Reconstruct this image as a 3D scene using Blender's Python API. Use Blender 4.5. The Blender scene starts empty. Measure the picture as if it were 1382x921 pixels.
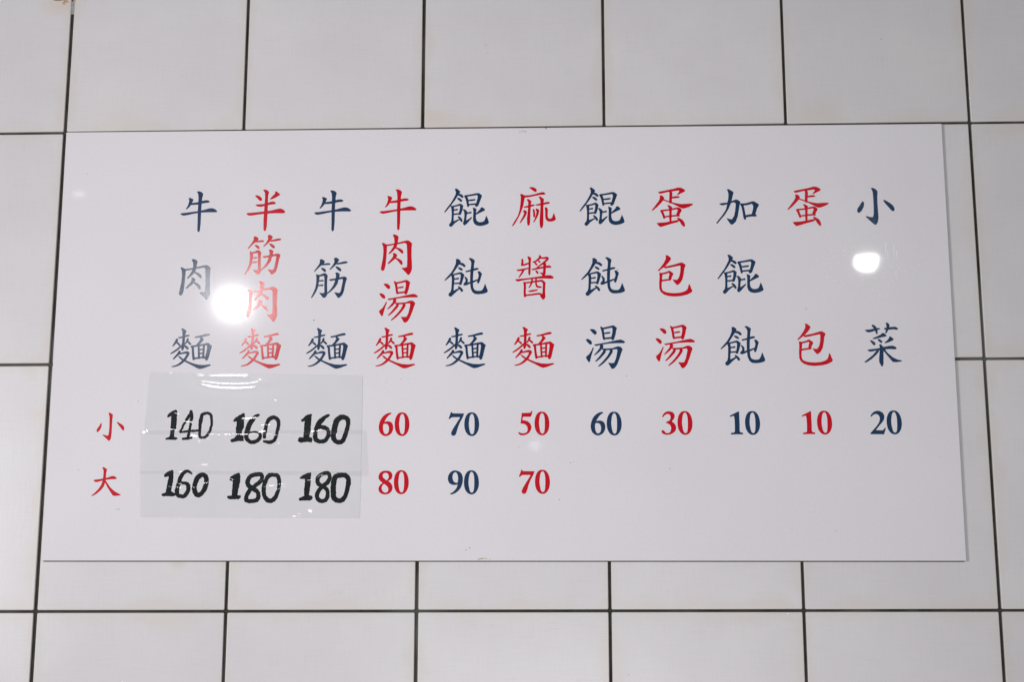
import bpy, math, random
import numpy as np
from mathutils import Matrix, Vector
random.seed(7)
RNG = np.random.RandomState(11)
sc = bpy.context.scene
COL = bpy.data.collections.new("place"); sc.collection.children.link(COL)

# ------------------------------------------------------------------ camera
# Wall frame: X right, Y into the wall (tile faces at Y = 0), Z up.  One tile is 0.25 x 0.33 m.
F = 2191.52
ZC = 2.2                                   # height of the reference joint above the floor
ea, eb, ec = -0.213467622, 0.0342453466, 0.000419356
def rot3(a, b, c):
    Rx = np.array([[1,0,0],[0,math.cos(a),-math.sin(a)],[0,math.sin(a),math.cos(a)]])
    Ry = np.array([[math.cos(b),0,math.sin(b)],[0,1,0],[-math.sin(b),0,math.cos(b)]])
    Rz = np.array([[math.cos(c),-math.sin(c),0],[math.sin(c),math.cos(c),0],[0,0,1]])
    return Rz @ Rx @ Ry
R = rot3(ea, eb, ec)
tvec = np.array([-2.49171834, -1.162839, 9.05462102]) * 0.25
CW = -R.T @ tvec                           # (right, down, into)
cam_loc = Vector((CW[0], CW[2], ZC - CW[1]))
def w(v): return Vector((v[0], v[2], -v[1]))
ax, ay, az = w(R[0]), w(-R[1]), w(-R[2])
cd = bpy.data.cameras.new("camera"); cam = bpy.data.objects.new("camera", cd); COL.objects.link(cam)
M = Matrix((ax, ay, az)).transposed().to_4x4(); M.translation = cam_loc
cam.matrix_world = M
cd.sensor_width = 36.0; cd.lens = F / 1382 * 36.0; cd.clip_start = 0.05; cd.clip_end = 100
sc.camera = cam

# ------------------------------------------------------------------ light
wd = bpy.data.worlds.new("World"); sc.world = wd; wd.use_nodes = True
bg = wd.node_tree.nodes["Background"]; bg.inputs[0].default_value = (0.98, 0.96, 1.0, 1); bg.inputs[1].default_value = 0.06
def area(name, loc, target, size, power, col):
    l = bpy.data.lights.new(name, 'AREA'); l.shape = 'DISK'; l.size = size; l.energy = power; l.color = col; l.spread = math.radians(110)
    o = bpy.data.objects.new(name, l); COL.objects.link(o); o.location = loc
    o.rotation_euler = (Vector(target) - Vector(loc)).to_track_quat('-Z', 'Y').to_euler()
    return o
area("soft_light", (-1.75, -2.8, ZC - 0.25), (0.38, 0, ZC - 0.17), 0.9, 22.0, (1.0, 0.985, 0.998))  # added soft fill from the left, stands in for bounce light
area("soft_light", (0.7, -2.6, ZC - 1.26), (0.6, 0, ZC - 0.22), 1.0, 12.0, (1.0, 0.985, 0.998))  # added low frontal fill for bounce, no fixture of its own
sc.view_settings.view_transform = 'Standard'; sc.view_settings.look = 'None'
sc.view_settings.exposure = 0.05; sc.view_settings.gamma = 1.0; sc.view_settings.use_curve_mapping = False

# ------------------------------------------------------------------ helpers
def ray_to_plane(px, py, yp=0.0):
    """where the line of sight through a photo point meets the plane Y = yp -> (X, Z)"""
    d = R.T @ np.array([(px - 691) / F, (py - 460.5) / F, 1.0])
    s = (yp - CW[2]) / d[2]
    P = CW + s * d
    return float(P[0]), float(ZC - P[1])

def link(name, me, mat=None, parent=None, loc=(0, 0, 0)):
    o = bpy.data.objects.new(name, me); COL.objects.link(o); o.location = loc
    if mat is not None and not me.materials: me.materials.append(mat)
    if parent is not None: o.parent = parent
    return o
def empty(name, loc=(0, 0, 0)):
    o = bpy.data.objects.new(name, None); COL.objects.link(o); o.location = loc; o.empty_display_size = 0.1
    return o
def mesh(name, v, f, smooth=False):
    me = bpy.data.meshes.new(name); me.from_pydata(v, [], f); me.update()
    if smooth: me.shade_smooth()
    return me

def new_mat(name):
    m = bpy.data.materials.new(name); m.use_nodes = True
    nt = m.node_tree; b = nt.nodes["Principled BSDF"]
    return m, nt, b
def N(nt, typ, **kw):
    n = nt.nodes.new(typ)
    for k, v in kw.items(): setattr(n, k, v)
    return n
def mixc(nt, fac, a, b, mode='MIX'):
    n = nt.nodes.new('ShaderNodeMix'); n.data_type = 'RGBA'; n.blend_type = mode
    for s, v in ((0, fac), (6, a), (7, b)):
        if isinstance(v, bpy.types.NodeSocket): nt.links.new(v, n.inputs[s])
        else: n.inputs[s].default_value = v
    return n.outputs[2]
def math_(nt, op, a, b=None, clamp=False):
    n = nt.nodes.new('ShaderNodeMath'); n.operation = op; n.use_clamp = clamp
    for i, v in enumerate((a, b)):
        if v is None: continue
        if isinstance(v, bpy.types.NodeSocket): nt.links.new(v, n.inputs[i])
        else: n.inputs[i].default_value = v
    return n.outputs[0]
def ramp(nt, fac, a, b, ca=(0,0,0,1), cb=(1,1,1,1)):
    n = nt.nodes.new('ShaderNodeValToRGB'); nt.links.new(fac, n.inputs[0])
    n.color_ramp.elements[0].position = a; n.color_ramp.elements[0].color = ca
    n.color_ramp.elements[1].position = b; n.color_ramp.elements[1].color = cb
    return n.outputs[0]
def noise(nt, vec, scale, detail=3, rough=0.5):
    n = nt.nodes.new('ShaderNodeTexNoise'); nt.links.new(vec, n.inputs['Vector'])
    n.inputs['Scale'].default_value = scale; n.inputs['Detail'].default_value = detail; n.inputs['Roughness'].default_value = rough
    return n.outputs[0]
def mapping(nt, vec, scale):
    n = nt.nodes.new('ShaderNodeMapping'); nt.links.new(vec, n.inputs['Vector']); n.inputs['Scale'].default_value = scale
    return n.outputs[0]

# ------------------------------------------------------------------ materials
BY = -0.005                                   # front face of the board
STAINS = []
for px, py, rp, colr, amt in [(588, 158, 34, (0.66, 0.56, 0.49, 1), .5), (640, 166, 26, (0.66, 0.58, 0.51, 1), .35), (82, 4, 40, (0.62, 0.49, 0.38, 1), .4),
                              (1108, 148, 40, (0.62, 0.585, 0.53, 1), .4), (160, 158, 60, (0.66, 0.61, 0.57, 1), .35), (55, 560, 26, (0.66, 0.60, 0.54, 1), .35), (240, 762, 14, (0.6, 0.52, 0.42, 1), .4)]:
    X, Z = ray_to_plane(px, py); STAINS.append((X, Z, rp * 0.00101, colr, amt))
def mat_tile():
    m, nt, b = new_mat("glazed_tile")
    geo = N(nt, 'ShaderNodeNewGeometry').outputs['Position']
    tc = N(nt, 'ShaderNodeTexCoord').outputs['Generated']
    info = N(nt, 'ShaderNodeObjectInfo')
    # woven linen relief of the glaze
    wv = noise(nt, mapping(nt, geo, (480, 1, 26)), 1.0, 2)
    wh = noise(nt, mapping(nt, geo, (26, 1, 480)), 1.0, 2)
    lin = math_(nt, 'ADD', wv, wh)
    fine = noise(nt, geo, 420, 4, 0.6)
    hgt = math_(nt, 'ADD', lin, math_(nt, 'MULTIPLY', fine, 0.6))
    bp = N(nt, 'ShaderNodeBump'); bp.inputs['Strength'].default_value = 0.16; bp.inputs['Distance'].default_value = 0.0004
    nt.links.new(hgt, bp.inputs['Height']); nt.links.new(bp.outputs[0], b.inputs['Normal'])
    # colour: off-white, faint cloudy change, grubby warm border, cloth pattern
    base = mixc(nt, ramp(nt, noise(nt, geo, 9, 4), 0.35, 0.7), (0.655, 0.635, 0.65, 1), (0.69, 0.672, 0.682, 1))
    base = mixc(nt, ramp(nt, lin, 0.6, 1.4), mixc(nt, 1.0, base, (0.945, 0.945, 0.943, 1), 'MULTIPLY'), base)
    sep = N(nt, 'ShaderNodeSeparateXYZ'); nt.links.new(tc, sep.inputs[0])
    def edge(s):
        a = math_(nt, 'ABSOLUTE', math_(nt, 'SUBTRACT', s, 0.5))
        return math_(nt, 'MULTIPLY', a, 2.0)
    e = math_(nt, 'MAXIMUM', edge(sep.outputs[0]), edge(sep.outputs[2]))
    en = math_(nt, 'ADD', e, math_(nt, 'MULTIPLY', math_(nt, 'SUBTRACT', noise(nt, geo, 14, 5, 0.65), 0.5), 0.5))
    grime = ramp(nt, en, 0.90, 1.12, (0,0,0,1), (0.5,0.5,0.5,1))
    base = mixc(nt, grime, base, (0.64, 0.60, 0.545, 1))
    # old splashes and rust runs with a shape of their own
    for (sx, sz, rad_, colr, amt) in STAINS:
        dd = N(nt, 'ShaderNodeVectorMath', operation='DISTANCE'); nt.links.new(mapping(nt, geo, (1, 0, 1.9)), dd.inputs[0]); dd.inputs[1].default_value = (sx, 0, sz * 1.9)
        q = math_(nt, 'ADD', dd.outputs['Value'], math_(nt, 'MULTIPLY', math_(nt, 'SUBTRACT', noise(nt, geo, 38, 5, 0.7), 0.5), rad_ * 1.3))
        base = mixc(nt, ramp(nt, q, rad_ * .2, rad_, (amt, amt, amt, 1), (0, 0, 0, 1)), base, colr)
    v = math_(nt, 'ADD', 0.975, math_(nt, 'MULTIPLY', info.outputs['Random'], 0.05))
    cv = N(nt, 'ShaderNodeCombineXYZ')
    for i in range(3): nt.links.new(v, cv.inputs[i])
    base = mixc(nt, 1.0, base, cv.outputs[0], 'MULTIPLY')
    # sparse dark flecks
    vo = N(nt, 'ShaderNodeTexVoronoi'); nt.links.new(geo, vo.inputs['Vector']); vo.inputs['Scale'].default_value = 26
    fl = ramp(nt, vo.outputs['Distance'], 0.012, 0.045, (0.55,0.55,0.55,1), (0,0,0,1))
    pick = ramp(nt, noise(nt, geo, 5, 1), 0.58, 0.62)
    base = mixc(nt, math_(nt, 'MULTIPLY', fl, pick), base, (0.33, 0.30, 0.27, 1))
    nt.links.new(base, b.inputs['Base Color'])
    b.inputs['Roughness'].default_value = 0.30; b.inputs['Specular IOR Level'].default_value = 0.45
    return m
def mat_grout():
    m, nt, b = new_mat("grimy_grout")
    geo = N(nt, 'ShaderNodeNewGeometry').outputs['Position']
    c = mixc(nt, ramp(nt, noise(nt, geo, 30, 4), 0.35, 0.7), (0.010, 0.011, 0.007, 1), (0.046, 0.045, 0.036, 1))
    c = mixc(nt, ramp(nt, noise(nt, geo, 4.5, 3), 0.56, 0.68), c, (0.085, 0.09, 0.08, 1))
    nt.links.new(c, b.inputs['Base Color']); b.inputs['Roughness'].default_value = 0.8
    return m
def board_bump(nt, b, strength=0.008, smear=0.070, clean=0.035):
    geo = N(nt, 'ShaderNodeNewGeometry').outputs['Position']
    h = math_(nt, 'ADD', noise(nt, geo, 7, 2), math_(nt, 'MULTIPLY', noise(nt, geo, 160, 3), 0.02))
    bp = N(nt, 'ShaderNodeBump'); bp.inputs['Strength'].default_value = strength; bp.inputs['Distance'].default_value = 0.002
    nt.links.new(h, bp.inputs['Height'])
    nt.links.new(bp.outputs[0], b.inputs['Coat Normal'])
    # greasy smear wiped over the left part roughens the gloss there
    sm = N(nt, 'ShaderNodeVectorMath', operation='DISTANCE'); nt.links.new(geo, sm.inputs[0]); sm.inputs[1].default_value = (0.25, BY, ZC - 0.255)
    dn = math_(nt, 'ADD', sm.outputs['Value'], math_(nt, 'MULTIPLY', noise(nt, mapping(nt, geo, (9, 1, 22)), 1.0, 4, 0.6), 0.10))
    q = ramp(nt, dn, 0.10, 0.22, (smear, smear, smear, 1), (clean, clean, clean, 1))
    nt.links.new(q, b.inputs['Coat Roughness'])
    return geo
def mat_board():
    m, nt, b = new_mat("gloss_laminate")
    geo = board_bump(nt, b)
    c = mixc(nt, ramp(nt, noise(nt, geo, 5, 3), 0.3, 0.7), (0.745, 0.723, 0.757, 1), (0.77, 0.748, 0.78, 1))
    gr = noise(nt, mapping(nt, geo, (250, 1, 250)), 1.0, 3)
    c = mixc(nt, ramp(nt, gr, 0.3, 0.75), mixc(nt, 1.0, c, (0.968, 0.968, 0.968, 1), 'MULTIPLY'), c)
    vo = N(nt, 'ShaderNodeTexVoronoi'); nt.links.new(geo, vo.inputs['Vector']); vo.inputs['Scale'].default_value = 24
    fl = ramp(nt, vo.outputs['Distance'], 0.010, 0.035, (0.35,0.35,0.35,1), (0,0,0,1))
    pick = ramp(nt, noise(nt, geo, 6, 1), 0.57, 0.61)
    c = mixc(nt, math_(nt, 'MULTIPLY', fl, pick), c, (0.4, 0.39, 0.38, 1))
    nt.links.new(c, b.inputs['Base Color'])
    b.inputs['Roughness'].default_value = 0.26; b.inputs['Specular IOR Level'].default_value = 0.12
    b.inputs['Coat Weight'].default_value = 1.0; b.inputs['Coat Roughness'].default_value = 0.035; b.inputs['Coat IOR'].default_value = 1.33
    return m
def mat_ink(name, col, col2):
    m, nt, b = new_mat(name)
    geo = board_bump(nt, b, 0.008, 0.152, 0.05)
    c = mixc(nt, ramp(nt, noise(nt, geo, 120, 3), 0.3, 0.7), col, col2)
    nt.links.new(c, b.inputs['Base Color'])
    b.inputs['Roughness'].default_value = 0.24; b.inputs['Specular IOR Level'].default_value = 0.30
    b.inputs['Coat Weight'].default_value = 1.0; b.inputs['Coat Roughness'].default_value = 0.035; b.inputs['Coat IOR'].default_value = 1.58
    return m
def mat_plain(name, col, rough=0.6, spec=0.3, nscale=60, col2=None):
    m, nt, b = new_mat(name)
    geo = N(nt, 'ShaderNodeNewGeometry').outputs['Position']
    c2 = col2 or tuple(x * 0.93 for x in col[:3]) + (1,)
    nt.links.new(mixc(nt, ramp(nt, noise(nt, geo, nscale, 4), 0.3, 0.7), col, c2), b.inputs['Base Color'])
    b.inputs['Roughness'].default_value = rough; b.inputs['Specular IOR Level'].default_value = spec
    return m
def mat_tape():
    m, nt, b = new_mat("clear_tape"); nt.nodes.remove(b)
    out = nt.nodes["Material Output"]
    geo = N(nt, 'ShaderNodeNewGeometry').outputs['Position']
    tr = N(nt, 'ShaderNodeBsdfTransparent')
    tr.inputs[0].default_value = (0.99, 0.99, 0.99, 1)
    gl = N(nt, 'ShaderNodeBsdfGlossy'); gl.inputs['Roughness'].default_value = 0.13
    df = N(nt, 'ShaderNodeBsdfDiffuse'); df.inputs[0].default_value = (0.75, 0.75, 0.76, 1)
    hz = ramp(nt, noise(nt, mapping(nt, geo, (18, 1, 30)), 1.0, 5, 0.6), 0.45, 0.8, (0.002,0.002,0.002,1), (0.014,0.014,0.014,1))
    m1 = N(nt, 'ShaderNodeMixShader'); nt.links.new(hz, m1.inputs[0]); nt.links.new(tr.outputs[0], m1.inputs[1]); nt.links.new(df.outputs[0], m1.inputs[2])
    m2 = N(nt, 'ShaderNodeMixShader'); m2.inputs[0].default_value = 0.045
    nt.links.new(m1.outputs[0], m2.inputs[1]); nt.links.new(gl.outputs[0], m2.inputs[2])
    bp = N(nt, 'ShaderNodeBump'); bp.inputs['Strength'].default_value = 0.04; bp.inputs['Distance'].default_value = 0.0006
    nt.links.new(noise(nt, geo, 45, 4), bp.inputs['Height']); nt.links.new(bp.outputs[0], gl.inputs['Normal'])
    nt.links.new(m2.outputs[0], out.inputs['Surface'])
    return m
def mat_glow(name, strength, col):
    m, nt, b = new_mat(name)
    b.inputs['Base Color'].default_value = (0.9, 0.9, 0.88, 1)
    b.inputs['Emission Color'].default_value = col; b.inputs['Emission Strength'].default_value = strength
    return m

TILE, GROUT, BOARD = mat_tile(), mat_grout(), mat_board()
RED = mat_ink("red_ink", (0.60, 0.0012, 0.012, 1), (0.53, 0.0015, 0.014, 1))
NAVY = mat_ink("navy_ink", (0.009, 0.036, 0.096, 1), (0.012, 0.043, 0.108, 1))
MARKER = mat_plain("marker_ink", (0.003, 0.006, 0.0075, 1), 0.6, 0.1, 300, (0.010, 0.015, 0.017, 1))
PAPER = mat_plain("price_paper", (0.740, 0.726, 0.756, 1), 0.7, 0.2, 25, (0.718, 0.704, 0.734, 1))
TAPE = mat_tape()
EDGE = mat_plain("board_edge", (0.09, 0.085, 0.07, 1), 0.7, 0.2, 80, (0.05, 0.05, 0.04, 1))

# ------------------------------------------------------------------ wall: grout bed and tiles
PX_, PZ_ = 0.25, 0.33
x0, x1, z0, z1 = -4 * PX_, 9 * PX_, ZC - 6 * PZ_, ZC + 4 * PZ_
wall = link("wall", mesh("wall", [(x0,0.0035,z0),(x1,0.0035,z0),(x1,0.0035,z1),(x0,0.0035,z1),
                                  (x0,0.12,z0),(x1,0.12,z0),(x1,0.12,z1),(x0,0.12,z1)],
                         [(0,1,2,3),(5,4,7,6),(1,5,6,2),(4,0,3,7),(3,2,6,7),(4,5,1,0)]), GROUT)
wall["kind"] = "structure"; wall["label"] = "wall of large off-white glazed tiles with dark grimy joints"
vj = {0: .0049, 1: .0042, 2: .0046, 3: .0040, 4: .0040, 5: .0042}      # joint widths
hj = {0: .0036, 1: .0037, 2: .0035}
vo_ = {0: -0.0003, 1: 0.0004, 2: -0.0004, 3: 0.0004, 4: -0.0003, 5: 0.0}     # small laying errors
def tile_mesh(wd_, ht, dep=0.009, bev=0.0011, seed=0):
    """a tile with a rolled glazed edge: three rings front to back"""
    rs = [(0.0, dep)] + [(bev * (1 - math.cos(a)), bev * (1 - math.sin(a))) for a in (0, .35, .75, 1.15, math.pi / 2)]
    vs, fs = [], []; nr = len(rs)
    for ins, y in rs:
        hx, hz = wd_ / 2 - ins, ht / 2 - ins
        c = 0.0012 - ins * 0.5                              # nipped corners
        vs += [(-hx + c, y, -hz), (hx - c, y, -hz), (hx, y, -hz + c), (hx, y, hz - c),
               (hx - c, y, hz), (-hx + c, y, hz), (-hx, y, hz - c), (-hx, y, -hz + c)]
    for k in range(nr - 1):
        for i in range(8):
            j = (i + 1) % 8
            fs.append((k*8+i, k*8+j, (k+1)*8+j, (k+1)*8+i))
    fs.append(tuple((nr - 1) * 8 + i for i in range(8)))
    me = mesh("tile", vs, fs)
    for p in me.polygons: p.use_smooth = p.index < len(fs) - 1
    return me
cache = {}
for r in range(-3, 5):
    for c in range(-3, 8):
        xa = c * PX_ + vj.get(c, .0042) / 2 + vo_.get(c, 0); xb = (c + 1) * PX_ - vj.get(c + 1, .0042) / 2 + vo_.get(c + 1, 0)
        za = ZC - (r + 1) * PZ_ + hj.get(r + 1, .0036) / 2; zb = ZC - r * PZ_ - hj.get(r, .0036) / 2
        key = (round(xb - xa, 5), round(zb - za, 5))
        if key not in cache: cache[key] = tile_mesh(*key)
        o = link("tile", cache[key], TILE, wall, ((xa + xb) / 2, random.uniform(-.00025, .00025), (za + zb) / 2))
        o.rotation_euler = (random.uniform(-.0012, .0012), 0, random.uniform(-.0012, .0012))

# ------------------------------------------------------------------ glyph machinery: outlines -> clean filled ink shapes
def crom(P, closed, n=6):
    P = np.asarray(P, float); L = len(P); out = []
    for i in range(L if closed else L - 1):
        if closed: a, b_, c, d = P[(i-1) % L], P[i], P[(i+1) % L], P[(i+2) % L]
        else: a, b_, c, d = P[max(i-1, 0)], P[i], P[i+1], P[min(i+2, L-1)]
        for k in range(n):
            t = k / n
            out.append(0.5 * ((2*b_) + (-a + c)*t + (2*a - 5*b_ + 4*c - d)*t*t + (-a + 3*b_ - 3*c + d)*t**3))
    if not closed: out.append(P[-1])
    return np.array(out)
def sd_poly(gx, gy, P):
    d = np.full(gx.shape, 1e9); ins = np.zeros(gx.shape, bool)
    Q = np.roll(P, -1, 0)
    for (ax_, ay_), (bx, by) in zip(P, Q):
        ex, ey = bx - ax_, by - ay_; wx, wy = gx - ax_, gy - ay_
        t = np.clip((wx*ex + wy*ey) / (ex*ex + ey*ey + 1e-9), 0, 1)
        d = np.minimum(d, (wx - ex*t)**2 + (wy - ey*t)**2)
        cond = (ay_ > gy) != (by > gy)
        with np.errstate(divide='ignore', invalid='ignore'):
            xc = ex * (gy - ay_) / (ey if abs(ey) > 1e-9 else 1e-9) + ax_
        ins ^= cond & (gx < xc)
    d = np.sqrt(d)
    return np.where(ins, -d, d)
def sd_stroke(gx, gy, S):
    d = np.full(gx.shape, 1e9)
    for (ax_, ay_, ra), (bx, by, rb) in zip(S[:-1], S[1:]):
        ex, ey = bx - ax_, by - ay_; wx, wy = gx - ax_, gy - ay_
        t = np.clip((wx*ex + wy*ey) / (ex*ex + ey*ey + 1e-9), 0, 1)
        d = np.minimum(d, np.hypot(wx - ex*t, wy - ey*t) - (ra + (rb - ra)*t))
    return d
def parse(txt):
    """lines 'p: x,y ...' outline, 'c:' smoothed outline, 'h:' smoothed hole, 's: x,y,r ...' brush stroke, 'o:' closed brush stroke"""
    out = []
    for ln in txt.strip().split('\n'):
        for part in ln.split(';'):
            part = part.strip()
            if not part: continue
            k, rest = part.split(':')
            out.append((k.strip(), [tuple(float(q) for q in t.split(',')) for t in rest.split()]))
    return out
def field(shapes, cell):
    pts = np.array([(q[0], q[1]) for k, s in shapes for q in s])
    x0_, y0_ = pts.min(0) - 45; x1_, y1_ = pts.max(0) + 45
    xs = np.arange(x0_, x1_ + cell, cell); ys = np.arange(y0_, y1_ + cell, cell)
    gx, gy = np.meshgrid(xs, ys)
    F_ = np.full(gx.shape, 1e9); H_ = np.full(gx.shape, 1e9)
    for k, s in shapes:
        if k == 'p': F_ = np.minimum(F_, sd_poly(gx, gy, np.array(s)))
        elif k == 'c': F_ = np.minimum(F_, sd_poly(gx, gy, crom(s, True)))
        elif k == 'h': H_ = np.minimum(H_, sd_poly(gx, gy, crom(s, True)))
        elif k == 's': F_ = np.minimum(F_, sd_stroke(gx, gy, crom(s, False, 4) if len(s) > 2 else np.array(s)))
        elif k == 'o': F_ = np.minimum(F_, sd_stroke(gx, gy, crom(list(s) + [s[0]], False, 4)))
    F_ = np.maximum(F_, -H_)
    return xs, ys, F_
def contour(xs, ys, V):
    """marching squares on the signed field; returns 2D vertices and faces of the inside"""
    verts, faces, vid = [], [], {}
    def add(key, x, y):
        if key not in vid: vid[key] = len(verts); verts.append((x, y))
        return vid[key]
    ny, nx = V.shape
    act = np.argwhere(np.minimum.reduce([V[:-1,:-1], V[1:,:-1], V[:-1,1:], V[1:,1:]]) < 0)
    for j, i in act:
        cs = [(i, j), (i+1, j), (i+1, j+1), (i, j+1)]
        poly = []
        for k in range(4):
            (ai, aj), (bi, bj) = cs[k], cs[(k+1) % 4]
            va, vb = V[aj, ai], V[bj, bi]
            if va < 0: poly.append(add((ai, aj), xs[ai], ys[aj]))
            if (va < 0) != (vb < 0):
                t = va / (va - vb)
                key = ('e',) + tuple(sorted(((ai, aj), (bi, bj))))
                poly.append(add(key, xs[ai] + (xs[bi]-xs[ai])*t, ys[aj] + (ys[bj]-ys[aj])*t))
        if len(poly) > 2: faces.append(tuple(poly))
    return np.array(verts), faces
BY = -0.005                                   # front face of the board
def glyph_mesh(name, txt, origin, scale, cell=6.0, yp=BY, grow=0.0, rough=0.0):
    sh = parse(txt); xs, ys, V = field(sh, cell); V = V - grow
    if rough:                                 # uneven marker edge
        gx, gy = np.meshgrid(xs, ys); o0, o1 = origin
        V = V + rough * (np.sin(gx*.083 + gy*.031 + o0) * np.sin(gy*.071 - gx*.023 + o1) + .8*np.sin(gx*.19 + 1.3*o1) * np.sin(gy*.17 + gx*.05))
    v, f = contour(xs, ys, V)
    px = origin[0] + v[:, 0] / scale; py = origin[1] + v[:, 1] / scale
    W = [ray_to_plane(a, b_, yp) for a, b_ in zip(px, py)]
    W = np.array(W); lo, hi = W.min(0), W.max(0); cen = (lo + hi) / 2
    vv = [(a - cen[0], 0.0, b_ - cen[1]) for a, b_ in W]
    me = mesh(name, vv, [t for t in f])
    # face the room (-Y)
    if len(me.polygons) and me.polygons[0].normal.y > 0: me.flip_normals()
    return me, cen, hi - lo, (px.min(), py.min(), px.max(), py.max())

# ------------------------------------------------------------------ lettering, traced stroke by stroke
K = 1382 / 138.0; D = 1382 / 92.0
G = {}
G['ox'] = ((480, 240), K, """
p: 430,248 455,250 490,265 492,278 478,300 470,318 458,345 435,375 402,400 397,396 415,370 432,330 441,290 438,268
s: 470,328,11 540,322,13 600,308,14 660,296,15 692,295,13 710,296,5
p: 325,462 345,455 400,450 560,428 640,412 715,390 755,388 790,400 820,425 815,437 790,438 700,438 600,442 500,458 430,474 370,484 345,478
p: 542,162 570,158 600,168 622,188 622,205 612,240 606,300 602,400 600,500 598,600 590,690 580,708 572,706 562,690 562,600 562,500 562,400 566,300 566,240 560,190""")
G['meat'] = ((200, 332), K, """
p: 590,185 615,178 650,195 665,212 655,255 645,310 630,350 600,385 565,420 535,440 525,437 560,395 590,350 605,320 612,280 608,220
s: 630,360,6 670,380,14 700,405,18 712,425,10
p: 440,298 460,293 500,315 505,330 500,400 490,500 478,590 462,650 445,668 428,665 418,645 430,590 450,500 460,400 458,340
p: 480,318 560,310 680,285 740,268 790,260 815,272 843,302 836,340 830,450 832,560 832,640 815,690 790,725 775,720 750,690 695,632 730,632 770,620 772,600 778,500 778,400 776,320 770,300 740,290 680,302 560,325 490,335
p: 585,435 605,430 635,450 637,465 620,495 580,530 530,570 515,577 512,570 550,525 580,490 590,460
s: 620,500,6 660,525,14 685,550,18 695,575,12""")
G['noodle'] = ((560, 425), K, """
p: 530,178 548,173 600,205 585,240 580,300 578,380 572,440 556,472 545,465 540,440 548,380 552,300 550,240 545,205
s: 498,297,6 540,292,8 600,275,9 635,268,8
s: 475,325,13 465,350,14 445,380,10 422,410,5 ; s: 470,360,6 490,375,10 510,395,10
s: 622,318,12 615,345,12 600,365,8 590,382,5 ; s: 622,350,6 640,365,11 660,385,10
s: 548,400,8 520,425,9 480,460,9 430,495,8 395,515,4
s: 585,410,9 605,425,14 625,445,12
s: 515,490,14 500,515,12 470,550,10 435,588,5
s: 515,520,6 570,505,10 610,500,14 635,512,16 615,555,13 590,595,14 550,635,13 500,670,9 450,687,6 418,690,3
p: 500,545 530,560 570,590 620,615 700,648 780,668 860,672 940,662 948,675 900,692 850,712 800,722 770,712 700,675 620,635 560,605 520,575
s: 725,292,7 780,283,9 850,265,12 900,255,13 912,260,6
p: 785,292 805,290 838,318 835,328 800,370 765,400 745,405 740,398 775,360 790,330 798,312
s: 680,418,12 695,440,13 700,500,12 708,560,13 712,590,12
s: 690,415,9 760,408,9 840,392,10 900,385,14
p: 880,378 915,378 955,412 950,425 935,480 920,550 905,595 890,608 875,600 868,575 885,500 895,430 890,405
s: 710,583,9 780,573,8 840,565,8 885,572,12
s: 775,405,10 778,480,10 785,575,10
s: 848,395,10 845,470,11 842,570,10
s: 780,462,7 845,455,7 ; s: 780,515,7 845,508,7""")
G['half'] = ((290, 236), K, """
p: 545,283 570,278 605,292 632,318 636,340 622,352 605,345 580,320
p: 810,230 835,228 878,262 872,275 840,295 790,320 750,332 748,325 780,290 815,255 822,243
p: 552,412 570,403 650,398 710,385 750,368 785,363 810,370 822,382 810,394 740,402 680,418 620,430 580,426
p: 427,525 450,518 560,510 660,497 760,485 850,463 885,458 920,470 948,497 945,512 915,518 820,516 700,522 580,535 500,548 465,550 445,542
p: 655,207 685,201 715,215 730,235 718,280 714,380 710,500 705,600 698,700 685,755 670,758 660,740 660,600 668,500 675,400 682,300 680,240""")
G['tendon'] = ((380, 325), K, """
p: 520,258 545,252 580,275 582,288 560,318 520,345 480,385 445,420 442,412 475,370 510,320 522,290
s: 555,325,7 600,318,9 635,315,10 652,318,5
s: 542,375,6 560,385,13 580,400,15 588,415,8
p: 712,238 740,230 775,255 772,268 745,310 700,355 655,392 652,385 690,340 718,290
s: 755,312,8 800,305,10 850,295,12 882,292,8
s: 738,355,6 760,370,14 785,390,16 795,402,10
p: 468,458 490,460 512,470 508,520 500,570 490,630 465,690 430,745 405,775 400,770 430,710 458,640 470,580 474,500
p: 500,468 530,460 570,442 600,445 622,478 615,510 612,600 615,700 608,745 585,770 560,768 535,735 512,708 540,710 575,712 582,690 580,600 582,500 575,472 545,478 505,485
s: 505,545,6 560,540,8 ; s: 505,607,6 555,602,9
p: 640,527 670,520 730,512 790,497 850,487 868,492 882,515 870,540 855,600 840,680 820,730 785,765 762,772 745,745 715,702 745,705 780,712 800,690 815,620 830,550 832,520 815,515 770,525 700,535 665,543
p: 728,435 755,432 785,450 780,480 768,520 755,580 720,630 670,680 620,720 615,715 660,665 700,610 720,560 735,510 740,470""")
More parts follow.
